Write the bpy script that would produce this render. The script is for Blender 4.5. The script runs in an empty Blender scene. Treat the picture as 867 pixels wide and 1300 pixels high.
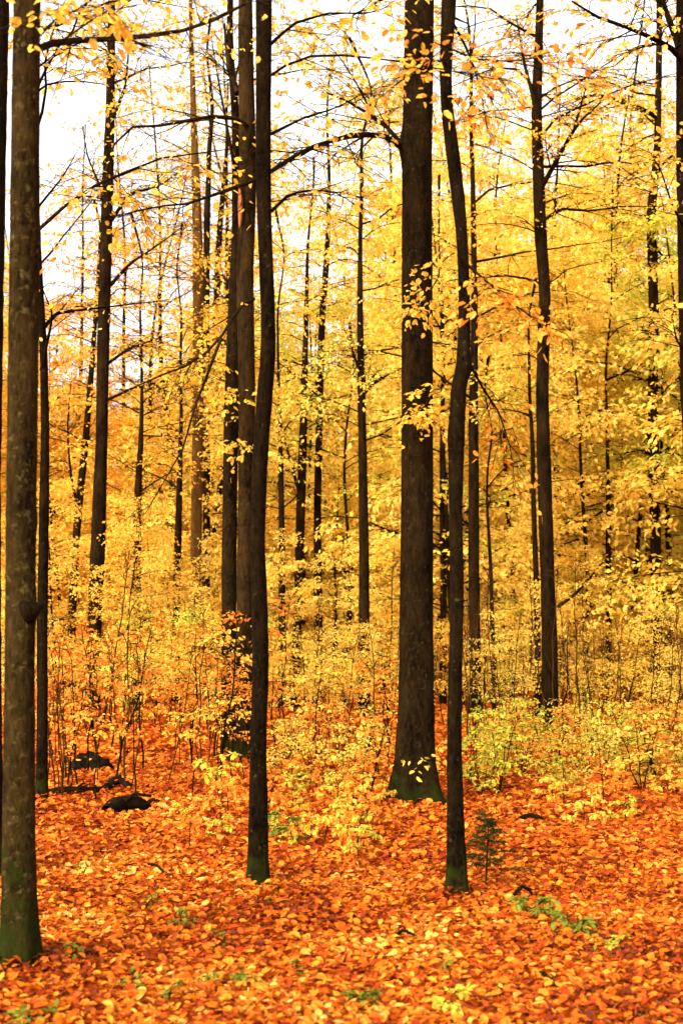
import bpy, math, random
import numpy as np
from mathutils import Vector

# ------------------------------------------------------------------ camera, sky, sun, exposure
sc = bpy.context.scene
COL = sc.collection
R = math.radians
CAM_H, HOR, FPX, CX = 1.65, 780.0, 1805.0, 433.5

cd = bpy.data.cameras.new("camera")
cam = bpy.data.objects.new("camera", cd)
COL.objects.link(cam)
cam.location = (0, 0, CAM_H)
cam.rotation_euler = (R(90), 0, 0)
cd.sensor_width = 36.0
cd.lens = 50.0
cd.shift_y = (HOR - 650.0) / 1300.0
cd.clip_start = 0.05
cd.clip_end = 2000.0
cd.dof.use_dof = True
cd.dof.focus_distance = 12.0
cd.dof.aperture_fstop = 3.2
sc.camera = cam

SUN_EL, SUN_AZ = R(29), R(-145)         # over the left shoulder, behind thin cloud
sdir = Vector((math.sin(SUN_AZ) * math.cos(SUN_EL), math.cos(SUN_AZ) * math.cos(SUN_EL), math.sin(SUN_EL)))
w = bpy.data.worlds.new("World")
sc.world = w
w.use_nodes = True
nt = w.node_tree
bg = nt.nodes["Background"]
sky = nt.nodes.new("ShaderNodeTexSky")
sky.sky_type = 'NISHITA'
sky.sun_disc = False
sky.sun_elevation = SUN_EL
sky.sun_rotation = SUN_AZ
sky.dust_density = 4.0
hs = nt.nodes.new("ShaderNodeHueSaturation")     # overcast: cloud takes the blue out of the sky
hs.inputs["Saturation"].default_value = 0.08
nt.links.new(sky.outputs[0], hs.inputs["Color"])
nt.links.new(hs.outputs[0], bg.inputs["Color"])
bg.inputs["Strength"].default_value = 0.15

sl = bpy.data.lights.new("sun", 'SUN')
sl.energy = 1.5
sl.angle = R(14)
sl.color = (1.0, 0.94, 0.84)
so = bpy.data.objects.new("sun", sl)
so.rotation_euler = sdir.to_track_quat('Z', 'Y').to_euler()
so.location = (-10, 20, 40)
COL.objects.link(so)

sc.view_settings.view_transform = 'Standard'
sc.view_settings.look = 'None'
sc.view_settings.gamma = 1.0
sc.view_settings.use_curve_mapping = False
sc.view_settings.exposure = 1.78
sc.cycles.max_bounces = 10
sc.cycles.diffuse_bounces = 6
sc.cycles.transmission_bounces = 6
sc.cycles.glossy_bounces = 2
sc.cycles.caustics_reflective = False
sc.cycles.caustics_refractive = False

rg = np.random.default_rng(11)


def seed(k):
    global rg
    rg = np.random.default_rng(k)


UP = np.array([0., 0., 1.])


def W(x, y, d):
    """pixel of the photograph at distance d (metres along +Y) -> world"""
    return np.array([(x - CX) / FPX * d, d, CAM_H + (HOR - y) / FPX * d])


def gz(x, y):
    x = np.asarray(x, float); y = np.asarray(y, float)
    k = np.clip((y - 14) / 30, 0, 1)
    return 0.035 * np.sin(x * 0.9 + 0.4) * np.sin(y * 0.55) + 0.02 * np.sin(x * 2.1 + y * 1.7) + k * 0.22 * np.sin(x * 0.23 + 1) * np.sin(y * 0.17)


# ------------------------------------------------------------------ materials
def nodes_of(name):
    m = bpy.data.materials.new(name)
    m.use_nodes = True
    n = m.node_tree
    n.nodes.clear()
    out = n.nodes.new("ShaderNodeOutputMaterial")
    return m, n, out


def ramp(n, stops, interp='LINEAR'):
    r = n.nodes.new("ShaderNodeValToRGB")
    r.color_ramp.interpolation = interp
    e = r.color_ramp.elements
    while len(e) < len(stops):
        e.new(0.5)
    for k, (p, c) in enumerate(stops):
        e[k].position = p
        e[k].color = (*c, 1)
    return r


def leaf_mat(name, stops, noise_scale=0.9, mix=0.5, transl=0.5, rough=0.6, spec=0.12, var=0.0):
    m, n, out = nodes_of(name)
    L = n.links
    geo = n.nodes.new("ShaderNodeNewGeometry")
    tc = n.nodes.new("ShaderNodeTexCoord")
    oi = n.nodes.new("ShaderNodeObjectInfo")
    nz = n.nodes.new("ShaderNodeTexNoise")
    nz.inputs["Scale"].default_value = noise_scale
    nz.inputs["Detail"].default_value = 2
    L.new(tc.outputs["Object"], nz.inputs["Vector"])
    st = n.nodes.new("ShaderNodeMapRange")            # stretch the noise to the whole ramp
    st.inputs[1].default_value = 0.3; st.inputs[2].default_value = 0.7
    L.new(nz.outputs[0], st.inputs[0])
    mx = n.nodes.new("ShaderNodeMix")
    mx.data_type = 'FLOAT'
    mx.inputs[0].default_value = mix
    L.new(geo.outputs["Random Per Island"], mx.inputs[2])
    L.new(st.outputs[0], mx.inputs[3])
    ad = n.nodes.new("ShaderNodeMath"); ad.operation = 'MULTIPLY_ADD'
    L.new(oi.outputs["Random"], ad.inputs[0]); ad.inputs[1].default_value = var; 
    sb = n.nodes.new("ShaderNodeMath"); sb.operation = 'SUBTRACT'
    L.new(mx.outputs[0], sb.inputs[0]); sb.inputs[1].default_value = var / 2
    L.new(sb.outputs[0], ad.inputs[2])
    rp = ramp(n, stops)
    L.new(ad.outputs[0], rp.inputs[0])
    # blotches and veins inside a leaf
    n2 = n.nodes.new("ShaderNodeTexNoise"); n2.inputs["Scale"].default_value = 45; n2.inputs["Detail"].default_value = 3
    L.new(tc.outputs["Object"], n2.inputs["Vector"])
    vr = ramp(n, [(0.3, (0.72, 0.6, 0.55)), (0.55, (1, 1, 1))])
    L.new(n2.outputs[0], vr.inputs[0])
    mu = n.nodes.new("ShaderNodeMix"); mu.data_type = 'RGBA'; mu.blend_type = 'MULTIPLY'; mu.inputs[0].default_value = 1
    L.new(rp.outputs[0], mu.inputs[6]); L.new(vr.outputs[0], mu.inputs[7])
    pb = n.nodes.new("ShaderNodeBsdfPrincipled")
    pb.inputs["Roughness"].default_value = rough
    pb.inputs["Specular IOR Level"].default_value = spec
    L.new(mu.outputs[2], pb.inputs["Base Color"])
    if transl > 0:
        tr = n.nodes.new("ShaderNodeBsdfTranslucent")
        L.new(mu.outputs[2], tr.inputs["Color"])
        ms = n.nodes.new("ShaderNodeMixShader"); ms.inputs[0].default_value = transl
        L.new(pb.outputs[0], ms.inputs[1]); L.new(tr.outputs[0], ms.inputs[2])
        L.new(ms.outputs[0], out.inputs[0])
    else:
        L.new(pb.outputs[0], out.inputs[0])
    return m


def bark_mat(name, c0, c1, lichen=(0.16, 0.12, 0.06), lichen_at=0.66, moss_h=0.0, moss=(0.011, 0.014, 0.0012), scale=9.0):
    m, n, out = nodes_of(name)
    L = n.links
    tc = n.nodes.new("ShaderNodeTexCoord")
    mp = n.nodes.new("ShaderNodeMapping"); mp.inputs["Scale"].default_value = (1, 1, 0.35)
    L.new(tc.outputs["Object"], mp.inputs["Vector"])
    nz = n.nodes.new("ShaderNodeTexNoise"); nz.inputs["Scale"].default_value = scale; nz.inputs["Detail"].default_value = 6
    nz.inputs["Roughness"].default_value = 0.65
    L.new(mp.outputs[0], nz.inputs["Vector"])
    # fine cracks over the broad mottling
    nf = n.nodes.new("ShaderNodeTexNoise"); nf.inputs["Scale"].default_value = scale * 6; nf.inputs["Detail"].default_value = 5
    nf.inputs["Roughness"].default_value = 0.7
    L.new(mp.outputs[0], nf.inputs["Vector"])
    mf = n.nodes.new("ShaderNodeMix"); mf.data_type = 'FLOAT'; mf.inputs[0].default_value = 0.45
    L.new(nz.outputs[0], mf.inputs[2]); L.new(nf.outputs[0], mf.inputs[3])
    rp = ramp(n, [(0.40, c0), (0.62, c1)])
    L.new(mf.outputs[0], rp.inputs[0])
    # lichen patches
    n2 = n.nodes.new("ShaderNodeTexNoise"); n2.inputs["Scale"].default_value = 26; n2.inputs["Detail"].default_value = 7; n2.inputs["Roughness"].default_value = 0.7
    L.new(tc.outputs["Object"], n2.inputs["Vector"])
    lr = ramp(n, [(lichen_at, (0, 0, 0)), (min(lichen_at + 0.14, 1), (1, 1, 1))])
    L.new(n2.outputs[0], lr.inputs[0])
    m1 = n.nodes.new("ShaderNodeMix"); m1.data_type = 'RGBA'
    L.new(lr.outputs[0], m1.inputs[0]); L.new(rp.outputs[0], m1.inputs[6]); m1.inputs[7].default_value = (*lichen, 1)
    last = m1.outputs[2]
    if moss_h > 0:
        sx = n.nodes.new("ShaderNodeSeparateXYZ"); L.new(tc.outputs["Object"], sx.inputs[0])
        n3 = n.nodes.new("ShaderNodeTexNoise"); n3.inputs["Scale"].default_value = 11; n3.inputs["Detail"].default_value = 7
        L.new(tc.outputs["Object"], n3.inputs["Vector"])
        ma = n.nodes.new("ShaderNodeMath"); ma.operation = 'MULTIPLY_ADD'
        L.new(n3.outputs[0], ma.inputs[0]); ma.inputs[1].default_value = -3.2 * moss_h
        L.new(sx.outputs[2], ma.inputs[2])
        mr = n.nodes.new("ShaderNodeMapRange")
        mr.inputs[1].default_value = -1.35 * moss_h; mr.inputs[2].default_value = -0.75 * moss_h
        mr.inputs[3].default_value = 0.9; mr.inputs[4].default_value = 0
        L.new(ma.outputs[0], mr.inputs[0])
        m2 = n.nodes.new("ShaderNodeMix"); m2.data_type = 'RGBA'
        L.new(mr.outputs[0], m2.inputs[0]); L.new(last, m2.inputs[6]); m2.inputs[7].default_value = (*moss, 1)
        last = m2.outputs[2]
    pb = n.nodes.new("ShaderNodeBsdfPrincipled")
    pb.inputs["Roughness"].default_value = 0.9
    pb.inputs["Specular IOR Level"].default_value = 0.02
    L.new(last, pb.inputs["Base Color"])
    bp = n.nodes.new("ShaderNodeBump"); bp.inputs["Strength"].default_value = 1.0; bp.inputs["Distance"].default_value = 0.03
    L.new(mf.outputs[0], bp.inputs["Height"]); L.new(bp.outputs[0], pb.inputs["Normal"])
    L.new(pb.outputs[0], out.inputs[0])
    return m


YEL = [(0.0, (0.78, 0.42, 0.03)), (0.22, (0.87, 0.56, 0.045)), (0.5, (0.92, 0.645, 0.085)), (0.78, (0.93, 0.71, 0.14)), (1.0, (0.74, 0.68, 0.08))]
GLD = [(0.0, (0.74, 0.32, 0.02)), (0.25, (0.86, 0.47, 0.035)), (0.55, (0.91, 0.585, 0.07)), (0.8, (0.93, 0.665, 0.11)), (1.0, (0.88, 0.68, 0.09))]
LIM = [(0.0, (0.78, 0.48, 0.03)), (0.25, (0.80, 0.62, 0.05)), (0.55, (0.64, 0.58, 0.06)), (0.8, (0.45, 0.49, 0.05)), (1.0, (0.28, 0.36, 0.04))]
ORA = [(0.0, (0.50, 0.10, 0.010)), (0.25, (0.78, 0.23, 0.02)), (0.55, (0.88, 0.36, 0.035)), (0.8, (0.92, 0.50, 0.06)), (1.0, (0.82, 0.60, 0.07))]
MAT = {
    'yellow': leaf_mat("yellow_leaf", YEL, var=0.25),
    'gold': leaf_mat("golden_leaf", GLD, var=0.25),
    'lime': leaf_mat("yellow_green_leaf", LIM, var=0.2),
    'orange': leaf_mat("orange_leaf", ORA, var=0.2),
    'green': leaf_mat("green_leaf", [(0, (0.13, 0.16, 0.012)), (0.5, (0.22, 0.24, 0.02)), (1, (0.36, 0.31, 0.03))], var=0.1),
    'needle': leaf_mat("spruce_needle", [(0, (0.016, 0.019, 0.001)), (1, (0.05, 0.047, 0.004))], transl=0.1),
    'litter': leaf_mat("fallen_leaf", [(0.0, (0.05, 0.010, 0.003)), (0.16, (0.14, 0.024, 0.005)), (0.27, (0.25, 0.026, 0.003)), (0.40, (0.42, 0.066, 0.004)),
                                       (0.60, (0.57, 0.128, 0.006)), (0.78, (0.66, 0.22, 0.016)), (0.90, (0.76, 0.38, 0.075)), (1.0, (0.55, 0.40, 0.03))],
                       noise_scale=1.1, mix=0.36, transl=0.12, rough=0.6, spec=0.06),
}
BARK = {
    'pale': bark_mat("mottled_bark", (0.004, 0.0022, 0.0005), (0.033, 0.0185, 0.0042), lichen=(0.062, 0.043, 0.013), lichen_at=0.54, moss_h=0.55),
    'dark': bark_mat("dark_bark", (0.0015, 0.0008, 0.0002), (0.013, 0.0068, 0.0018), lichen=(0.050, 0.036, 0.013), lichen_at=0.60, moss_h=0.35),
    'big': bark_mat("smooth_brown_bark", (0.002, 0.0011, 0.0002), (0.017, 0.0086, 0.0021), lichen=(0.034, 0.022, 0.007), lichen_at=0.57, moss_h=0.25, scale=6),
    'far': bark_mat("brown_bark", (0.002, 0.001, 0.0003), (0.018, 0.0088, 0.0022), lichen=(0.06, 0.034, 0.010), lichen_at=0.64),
    'brown': bark_mat("lighter_brown_bark", (0.004, 0.002, 0.0005), (0.032, 0.0165, 0.004), lichen=(0.05, 0.03, 0.01), lichen_at=0.6, moss_h=0.25, scale=6),  # bark of a lighter brown than the neighbouring trunk
    'tan': bark_mat("tan_bark", (0.045, 0.020, 0.004), (0.13, 0.060, 0.012), lichen=(0.18, 0.095, 0.025), lichen_at=0.62),
    'rust': bark_mat("rusty_twig_bark", (0.022, 0.009, 0.002), (0.07, 0.030, 0.006)),
    'scar': bark_mat("raw_red_wood", (0.20, 0.05, 0.02), (0.36, 0.12, 0.04), lichen_at=0.9),
    'moss': bark_mat("rotten_wood", (0.003, 0.002, 0.001), (0.018, 0.011, 0.004), lichen=(0.022, 0.024, 0.006), lichen_at=0.58),
}


# ------------------------------------------------------------------ mesh helpers
class MB:
    def __init__(s):
        s.v, s.f, s.m, s.n = [], [], [], 0

    def add(s, v, f, m=0):
        if len(v) == 0:
            return
        s.v.append(np.asarray(v, np.float32).reshape(-1, 3))
        s.f.append(np.asarray(f, np.int32).reshape(-1, 4) + s.n)
        s.m.append(np.full(len(s.f[-1]), m, np.int32))
        s.n += len(s.v[-1])

    def build(s, name, mats, parent=None, smooth_upto=0, origin=(0, 0, 0)):
        v = np.concatenate(s.v) - np.asarray(origin, np.float32)
        f = np.concatenate(s.f); mi = np.concatenate(s.m)
        me = bpy.data.meshes.new(name)
        me.vertices.add(len(v)); me.vertices.foreach_set("co", v.ravel())
        me.loops.add(f.size); me.loops.foreach_set("vertex_index", f.ravel())
        me.polygons.add(len(f)); me.polygons.foreach_set("loop_start", np.arange(0, f.size, 4, dtype=np.int32))
        for m in mats:
            me.materials.append(m)
        me.polygons.foreach_set("material_index", mi)
        me.polygons.foreach_set("use_smooth", mi <= smooth_upto)
        me.update(calc_edges=True)
        o = bpy.data.objects.new(name, me)
        COL.objects.link(o)
        if parent:
            o.parent = parent
        else:
            o.location = origin
        return o


def norm(a):
    return a / np.maximum(np.linalg.norm(a, axis=-1, keepdims=True), 1e-9)


def tubes(P, Rd, S=5):
    """P (N,K,3), Rd (N,K) -> vertices, quads"""
    N, K, _ = P.shape
    T = norm(np.gradient(P, axis=1))
    mt = np.abs(norm(P[:, -1] - P[:, 0])[:, 2])
    ref = np.where(mt[:, None] > 0.8, np.array([1., 0.02, 0.]), np.array([0.01, 0.02, 1.]))[:, None, :]
    A = norm(np.cross(T, np.broadcast_to(ref, T.shape)))
    B = np.cross(T, A)
    th = np.arange(S) / S * 2 * np.pi
    V = P[:, :, None, :] + Rd[:, :, None, None] * (np.cos(th)[None, None, :, None] * A[:, :, None, :] + np.sin(th)[None, None, :, None] * B[:, :, None, :])
    idx = np.arange(N * K * S).reshape(N, K, S)
    a = idx[:, :-1, :]; b = np.roll(a, -1, 2); c = idx[:, 1:, :]; d = np.roll(c, -1, 2)
    return V.reshape(-1, 3), np.stack([a, b, d, c], -1).reshape(-1, 4)


def leaf_geo(P, D, size, lite=False, tilt=0.55, wide=0.62, Nrm=None):
    """folded ovate blades: P base, D direction"""
    N = len(P)
    if N == 0:
        return np.zeros((0, 3)), np.zeros((0, 4), int)
    D = norm(D)
    U = norm((UP if Nrm is None else Nrm) + rg.normal(0, tilt, (N, 3)))
    S = norm(np.cross(D, U)); Nn = np.cross(S, D)
    s = np.asarray(size)[:, None]
    wd = wide * rg.uniform(0.8, 1.15, (N, 1))
    if lite:
        prof = [(0, 0, 0), (0.45, -0.5, 0.08), (1, 0, -0.08), (0.45, 0.5, 0.08)]
        fc = [[0, 1, 2, 3]]
    else:
        prof = [(0, 0, 0), (0.24, -0.44, 0.10), (0.66, -0.43, 0.08), (1, 0, -0.10), (0.66, 0.43, 0.08), (0.24, 0.44, 0.10)]
        fc = [[0, 3, 2, 1], [0, 5, 4, 3]]
    curl = rg.uniform(-0.6, 1.5, (N, 1))
    V = np.stack([P + s * (a * D + b * wd * S + c * curl * Nn) for a, b, c in prof], 1)
    k = len(prof)
    F = (np.arange(N)[:, None, None] * k + np.array(fc)[None]).reshape(-1, 4)
    return V.reshape(-1, 3), F


def resample(pts, K):
    pts = np.asarray(pts, float)
    s = np.concatenate([[0], np.cumsum(np.linalg.norm(np.diff(pts, axis=0), axis=1))])
    fine = np.linspace(0, s[-1], 60)
    q = np.stack([np.interp(fine, s, pts[:, k]) for k in range(pts.shape[1])], 1)
    for _ in range(3):
        q[1:-1] = (q[:-2] + 2 * q[1:-1] + q[2:]) / 4
    t = np.linspace(0, 59, K)
    return np.stack([np.interp(t, np.arange(60), q[:, k]) for k in range(pts.shape[1])], 1)


def at(P, t):
    """P (N,K,3), t (N,M) -> points, tangents (N,M,3)"""
    N, K, _ = P.shape
    u = np.clip(t, 0, 0.9999) * (K - 1)
    i = u.astype(int); f = (u - i)[..., None]
    r = np.arange(N)[:, None]
    a, b = P[r, i], P[r, i + 1]
    return a * (1 - f) + b * f, norm(b - a)


def offshoots(P, M, len_lo, len_hi, ang=(35, 65), K=4, droop=0.15, t0=0.15, lift=0.0, taper=0.6, scale=None):
    """M children along each parent path, to both sides -> (N*M,K,3), root t"""
    N = len(P)
    t = np.sort(rg.uniform(t0, 1.0, (N, M)), axis=1)
    B, T = at(P, t)
    sg = np.where(np.arange(M) % 2 == 0, 1.0, -1.0)[None, :, None]
    S = norm(np.cross(T, UP + rg.normal(0, 0.35, T.shape)))
    a = np.radians(rg.uniform(ang[0], ang[1], (N, M)))[..., None]
    D = norm(np.cos(a) * T + np.sin(a) * sg * S + np.array([0, 0, 1.0]) * (lift + rg.normal(0, 0.12, a.shape)))
    L = rg.uniform(len_lo, len_hi, (N, M)) * (1 - taper * t)
    if scale is not None:
        L = L * scale[:, None]
    q = np.linspace(0, 1, K)
    B = B.reshape(-1, 3); D = D.reshape(-1, 3); L = L.reshape(-1)
    wob = rg.normal(0, 0.06, (len(B), K, 3)) * q[None, :, None]
    C = B[:, None] + L[:, None, None] * (D[:, None] * q[None, :, None] - UP * (droop * q ** 2)[None, :, None] + wob)
    return C, t.reshape(-1), L


def leaves_on(P, M, size, keep=1.0, t0=0.1, droop=0.35):
    N = len(P)
    if N == 0 or M == 0:
        return np.zeros((0, 3)), np.zeros((0, 3)), np.zeros(0)
    t = rg.uniform(t0, 1.0, (N, M))
    B, T = at(P, t)
    sg = rg.choice([-1.0, 1.0], (N, M, 1))
    S = norm(np.cross(T, UP + rg.normal(0, 0.25, T.shape)))
    D = 0.7 * T + sg * S * rg.uniform(0.3, 1.1, (N, M, 1)) + rg.normal(0, 0.25, T.shape) - UP * np.abs(rg.normal(droop, 0.3, (N, M, 1)))
    k = rg.random((N, M)) < keep
    sz = size * rg.uniform(0.65, 1.2, (N, M))
    return B[k], D[k], sz[k]


def make_limbs(B, az, el0, el1, L, K=7, wob=0.10):
    N = len(B)
    P = np.zeros((N, K, 3)); P[:, 0] = B
    st = L / (K - 1)
    a = az.copy()
    for k in range(1, K):
        u = k / (K - 1)
        el = el0 * (1 - u) + el1 * u + rg.normal(0, wob, N)
        a = a + rg.normal(0, wob * 1.3, N)
        P[:, k] = P[:, k - 1] + st[:, None] * np.stack([np.cos(a) * np.cos(el), np.sin(a) * np.cos(el), np.sin(el)], 1)
    return P


def foliate(mb, limbs, r0, sub=8, sub_len=(0.4, 0.9), twig=6, twig_len=(0.18, 0.45), lpt=5, size=0.07, keep=1.0, lite=False,
            wood=True, twigwood=True, droop=0.15, tilt=0.55, leafdroop=0.35, limbwood=True, mat=1, rmin=0.0025):
    """limbs (N,K,3) -> side branches -> twigs -> leaves, all into mb (0 = bark, mat = leaf)"""
    N, K, _ = limbs.shape
    r0 = np.broadcast_to(np.asarray(r0, float), (N,))
    if limbwood:
        mb.add(*tubes(limbs, r0[:, None] * np.linspace(1, 0.25, K)[None], 5), 0)
    Ls = np.linalg.norm(limbs[:, -1] - limbs[:, 0], axis=1)
    C, t, Lc = offshoots(limbs, sub, sub_len[0], sub_len[1], droop=droop)
    rc = np.repeat(r0, sub) * (1 - 0.7 * t) * 0.5
    rc = np.maximum(rc, rmin)
    if wood:
        mb.add(*tubes(C, rc[:, None] * np.linspace(1, 0.35, 4)[None], 4), 0)
    Tw, t2, Lt = offshoots(C, twig, twig_len[0], twig_len[1], K=3, droop=droop, t0=0.2, taper=0.4)
    if twigwood:
        mb.add(*tubes(Tw, np.repeat(rc, twig)[:, None] * np.array([0.5, 0.4, 0.25])[None], 3), 0)
    for pth, m in ((Tw, lpt), (C, lpt), (limbs[:, K // 2:], lpt)):
        b, d, s = leaves_on(pth, m, size, keep, droop=leafdroop)
        mb.add(*leaf_geo(b, d, s, lite, tilt), mat)


def trunk_geo(pts, rad, S=20, step=0.14, rough=0.03, flare=0.5, flare_h=0.22, lobes=5, bumps=()):
    """pts (K,3) bottom to top, rad (K) -> one tapered, slightly lumpy trunk"""
    pts = np.asarray(pts, float); z = pts[:, 2]
    zz = np.arange(z[0], z[-1], step)
    for bz, bth, amp, wz in bumps:
        zz = np.concatenate([zz, np.linspace(bz - 2.2 * wz, bz + 2.2 * wz, 15)])
    zz = np.unique(zz)
    zz = np.concatenate([z[0] + np.array([0, .03, .07, .11, .16, .22, .30]), zz[zz > z[0] + .38], [z[-1]]])
    x = np.interp(zz, z, pts[:, 0]); y = np.interp(zz, z, pts[:, 1]); r = np.interp(zz, z, rad)
    for a in (x, y, r):
        for _ in range(4):
            a[1:-1] = (a[:-2] + 2 * a[1:-1] + a[2:]) / 4
    th = np.arange(S) / S * 2 * np.pi
    ph = rg.uniform(0, 6.28, 6)
    h = zz - z[0]
    M = 1 + rough * (np.sin(2 * th[None] + ph[0] + h[:, None] * 0.7) + 0.7 * np.sin(3 * th[None] + ph[1] - h[:, None] * 1.3) + 0.6 * np.sin(5 * th[None] + ph[2] + 2.1 * h[:, None]))
    nzv = rg.normal(0, rough * 0.8, M.shape)
    nzv = (nzv + np.roll(nzv, 1, 1) + np.roll(nzv, -1, 1)) / 2
    M = M + nzv
    fl = np.exp(-h / flare_h)[:, None] * flare
    M = M + fl * (0.55 + 0.6 * np.cos(lobes * th[None] + ph[3]) + 0.35 * np.cos((lobes - 2) * th[None] + ph[4]))
    for bz, bth, amp, wz in bumps:
        dth = np.angle(np.exp(1j * (th - bth)))[None]
        M = M + amp * np.exp(-((zz[:, None] - bz) / wz) ** 2) * np.exp(-(dth / 0.7) ** 2)
    X = x[:, None] + r[:, None] * M * np.cos(th)[None]
    Y = y[:, None] + r[:, None] * M * np.sin(th)[None]
    Z = np.repeat(zz[:, None], S, 1)
    V = np.stack([X, Y, Z], -1).reshape(-1, 3)
    idx = np.arange(len(zz) * S).reshape(len(zz), S)
    a = idx[:-1]; b = np.roll(a, -1, 1); c = idx[1:]; d = np.roll(c, -1, 1)
    return V, np.stack([a, b, d, c], -1).reshape(-1, 4)


def thing(name, label, cat, loc=(0, 0, 0), group=None):
    o = bpy.data.objects.new(name, None)
    o.empty_display_size = 0.2
    COL.objects.link(o)
    o.location = loc
    tag(o, label, cat, group)
    return o


def tag(o, label=None, cat=None, group=None, kind=None):
    for k, v in (("label", label), ("category", cat), ("group", group), ("kind", kind)):
        if v:
            o[k] = v
    return o


def copy_tree(root, loc, rotz=0.0, scale=1.0, label=None, group=None, tilt=(0, 0)):
    c = root.copy(); COL.objects.link(c)
    c.location = loc; c.rotation_euler = (tilt[0], tilt[1], rotz); c.scale = (scale,) * 3
    if label: c["label"] = label
    if group: c["group"] = group
    for ch in root.children:
        k = ch.copy(); COL.objects.link(k); k.parent = c
        for g in ch.children:
            q = g.copy(); COL.objects.link(q); q.parent = k
    return c


# ------------------------------------------------------------------ ground and leaf litter
def ground():
    xs = np.concatenate([-np.geomspace(900, 30, 14), np.linspace(-26, 26, 70), np.geomspace(30, 900, 14)])
    ys = np.concatenate([-np.geomspace(300, 6, 8), np.linspace(-3, 70, 110), np.geomspace(75, 1200, 16)])
    X, Y = np.meshgrid(xs, ys)
    Z = gz(X, Y)
    V = np.stack([X, Y, Z], -1).reshape(-1, 3)
    nx, ny = len(xs), len(ys)
    i = np.arange(nx * ny).reshape(ny, nx)
    F = np.stack([i[:-1, :-1], i[:-1, 1:], i[1:, 1:], i[1:, :-1]], -1).reshape(-1, 4)
    m, n, out = nodes_of("forest_floor")
    L = n.links
    tc = n.nodes.new("ShaderNodeTexCoord")
    nz = n.nodes.new("ShaderNodeTexNoise"); nz.inputs["Scale"].default_value = 6
    L.new(tc.outputs["Object"], nz.inputs["Vector"])
    wv = n.nodes.new("ShaderNodeMix"); wv.data_type = 'VECTOR'; wv.inputs[0].default_value = 0.06
    L.new(tc.outputs["Object"], wv.inputs[4]); L.new(nz.outputs["Color"], wv.inputs[5])
    vo = n.nodes.new("ShaderNodeTexVoronoi"); vo.inputs["Scale"].default_value = 15
    L.new(wv.outputs[1], vo.inputs["Vector"])
    sp = n.nodes.new("ShaderNodeSeparateColor"); L.new(vo.outputs["Color"], sp.inputs[0])
    rp = ramp(n, [(0.0, (0.05, 0.010, 0.004)), (0.3, (0.26, 0.032, 0.008)), (0.6, (0.52, 0.10, 0.012)), (0.85, (0.70, 0.20, 0.02)), (1, (0.76, 0.34, 0.06))])
    L.new(sp.outputs[0], rp.inputs[0])
    pb = n.nodes.new("ShaderNodeBsdfPrincipled"); pb.inputs["Roughness"].default_value = 1.0
    pb.inputs["Specular IOR Level"].default_value = 0.0
    L.new(rp.outputs[0], pb.inputs["Base Color"])
    bp = n.nodes.new("ShaderNodeBump"); bp.inputs["Distance"].default_value = 0.03; bp.inputs["Strength"].default_value = 1
    L.new(sp.outputs[1], bp.inputs["Height"]); L.new(bp.outputs[0], pb.inputs["Normal"])
    L.new(pb.outputs[0], out.inputs[0])
    mb = MB(); mb.add(V, F)
    tag(mb.build("ground", [m], smooth_upto=0), kind="structure")


def litter():
    mb = MB()
    for d0, d1, per, sz, lite in ((3.6, 9.5, 2200, 0.047, False), (9.5, 16, 950, 0.060, False), (16, 27, 260, 0.10, True), (27, 44, 90, 0.14, True)):
        area = 0.60 * (d1 ** 2 - d0 ** 2) / 2 + 1.6 * (d1 - d0)
        N = int(area * per)
        y = np.sqrt(rg.uniform(d0 ** 2, d1 ** 2, N)); x = rg.uniform(-1, 1, N) * (0.30 * y + 0.8)
        z = gz(x, y) + rg.uniform(0.0, 0.04, N) + np.abs(rg.normal(0, 0.012, N))
        for root, dt in TREES.values():
            if dt < 17:
                q = np.hypot(x - root.location.x, y - root.location.y)
                z += rg.uniform(0.0, 0.06, N) * np.exp(-(q / 0.26) ** 2)
        a = rg.uniform(0, 2 * np.pi, N)
        D = np.stack([np.cos(a), np.sin(a), rg.normal(0, 0.34, N)], 1)
        s = sz * rg.uniform(0.65, 1.3, N)
        v, f = leaf_geo(np.stack([x, y, z], 1) - D * s[:, None] * 0.5, D, s, lite, tilt=0.42, wide=0.66)
        mb.add(v, f, 0)
    for p, rr in PERCH:                       # leaves that settled on the logs, the stump and the root flares
        n = 9
        q = p[rg.integers(0, len(p), n)] + rg.normal(0, 1, (n, 3)) * np.array([rr, rr * 0.6, 0]); q[:, 2] += rr * rg.uniform(0.7, 1.05, n)
        a = rg.uniform(0, 6.28, n)
        s = 0.06 * rg.uniform(0.7, 1.2, n)
        D = np.stack([np.cos(a), np.sin(a), rg.normal(0, .3, n)], 1)
        v, f = leaf_geo(q - D * s[:, None] * .5, D, s, False, tilt=.35)
        mb.add(v, f, 0)
    o = mb.build("leaf_litter", [MAT['litter']], smooth_upto=-1)
    tag(o, "orange and red fallen beech leaves carpeting the forest floor", "fallen leaves", kind="stuff")


ground()


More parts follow.
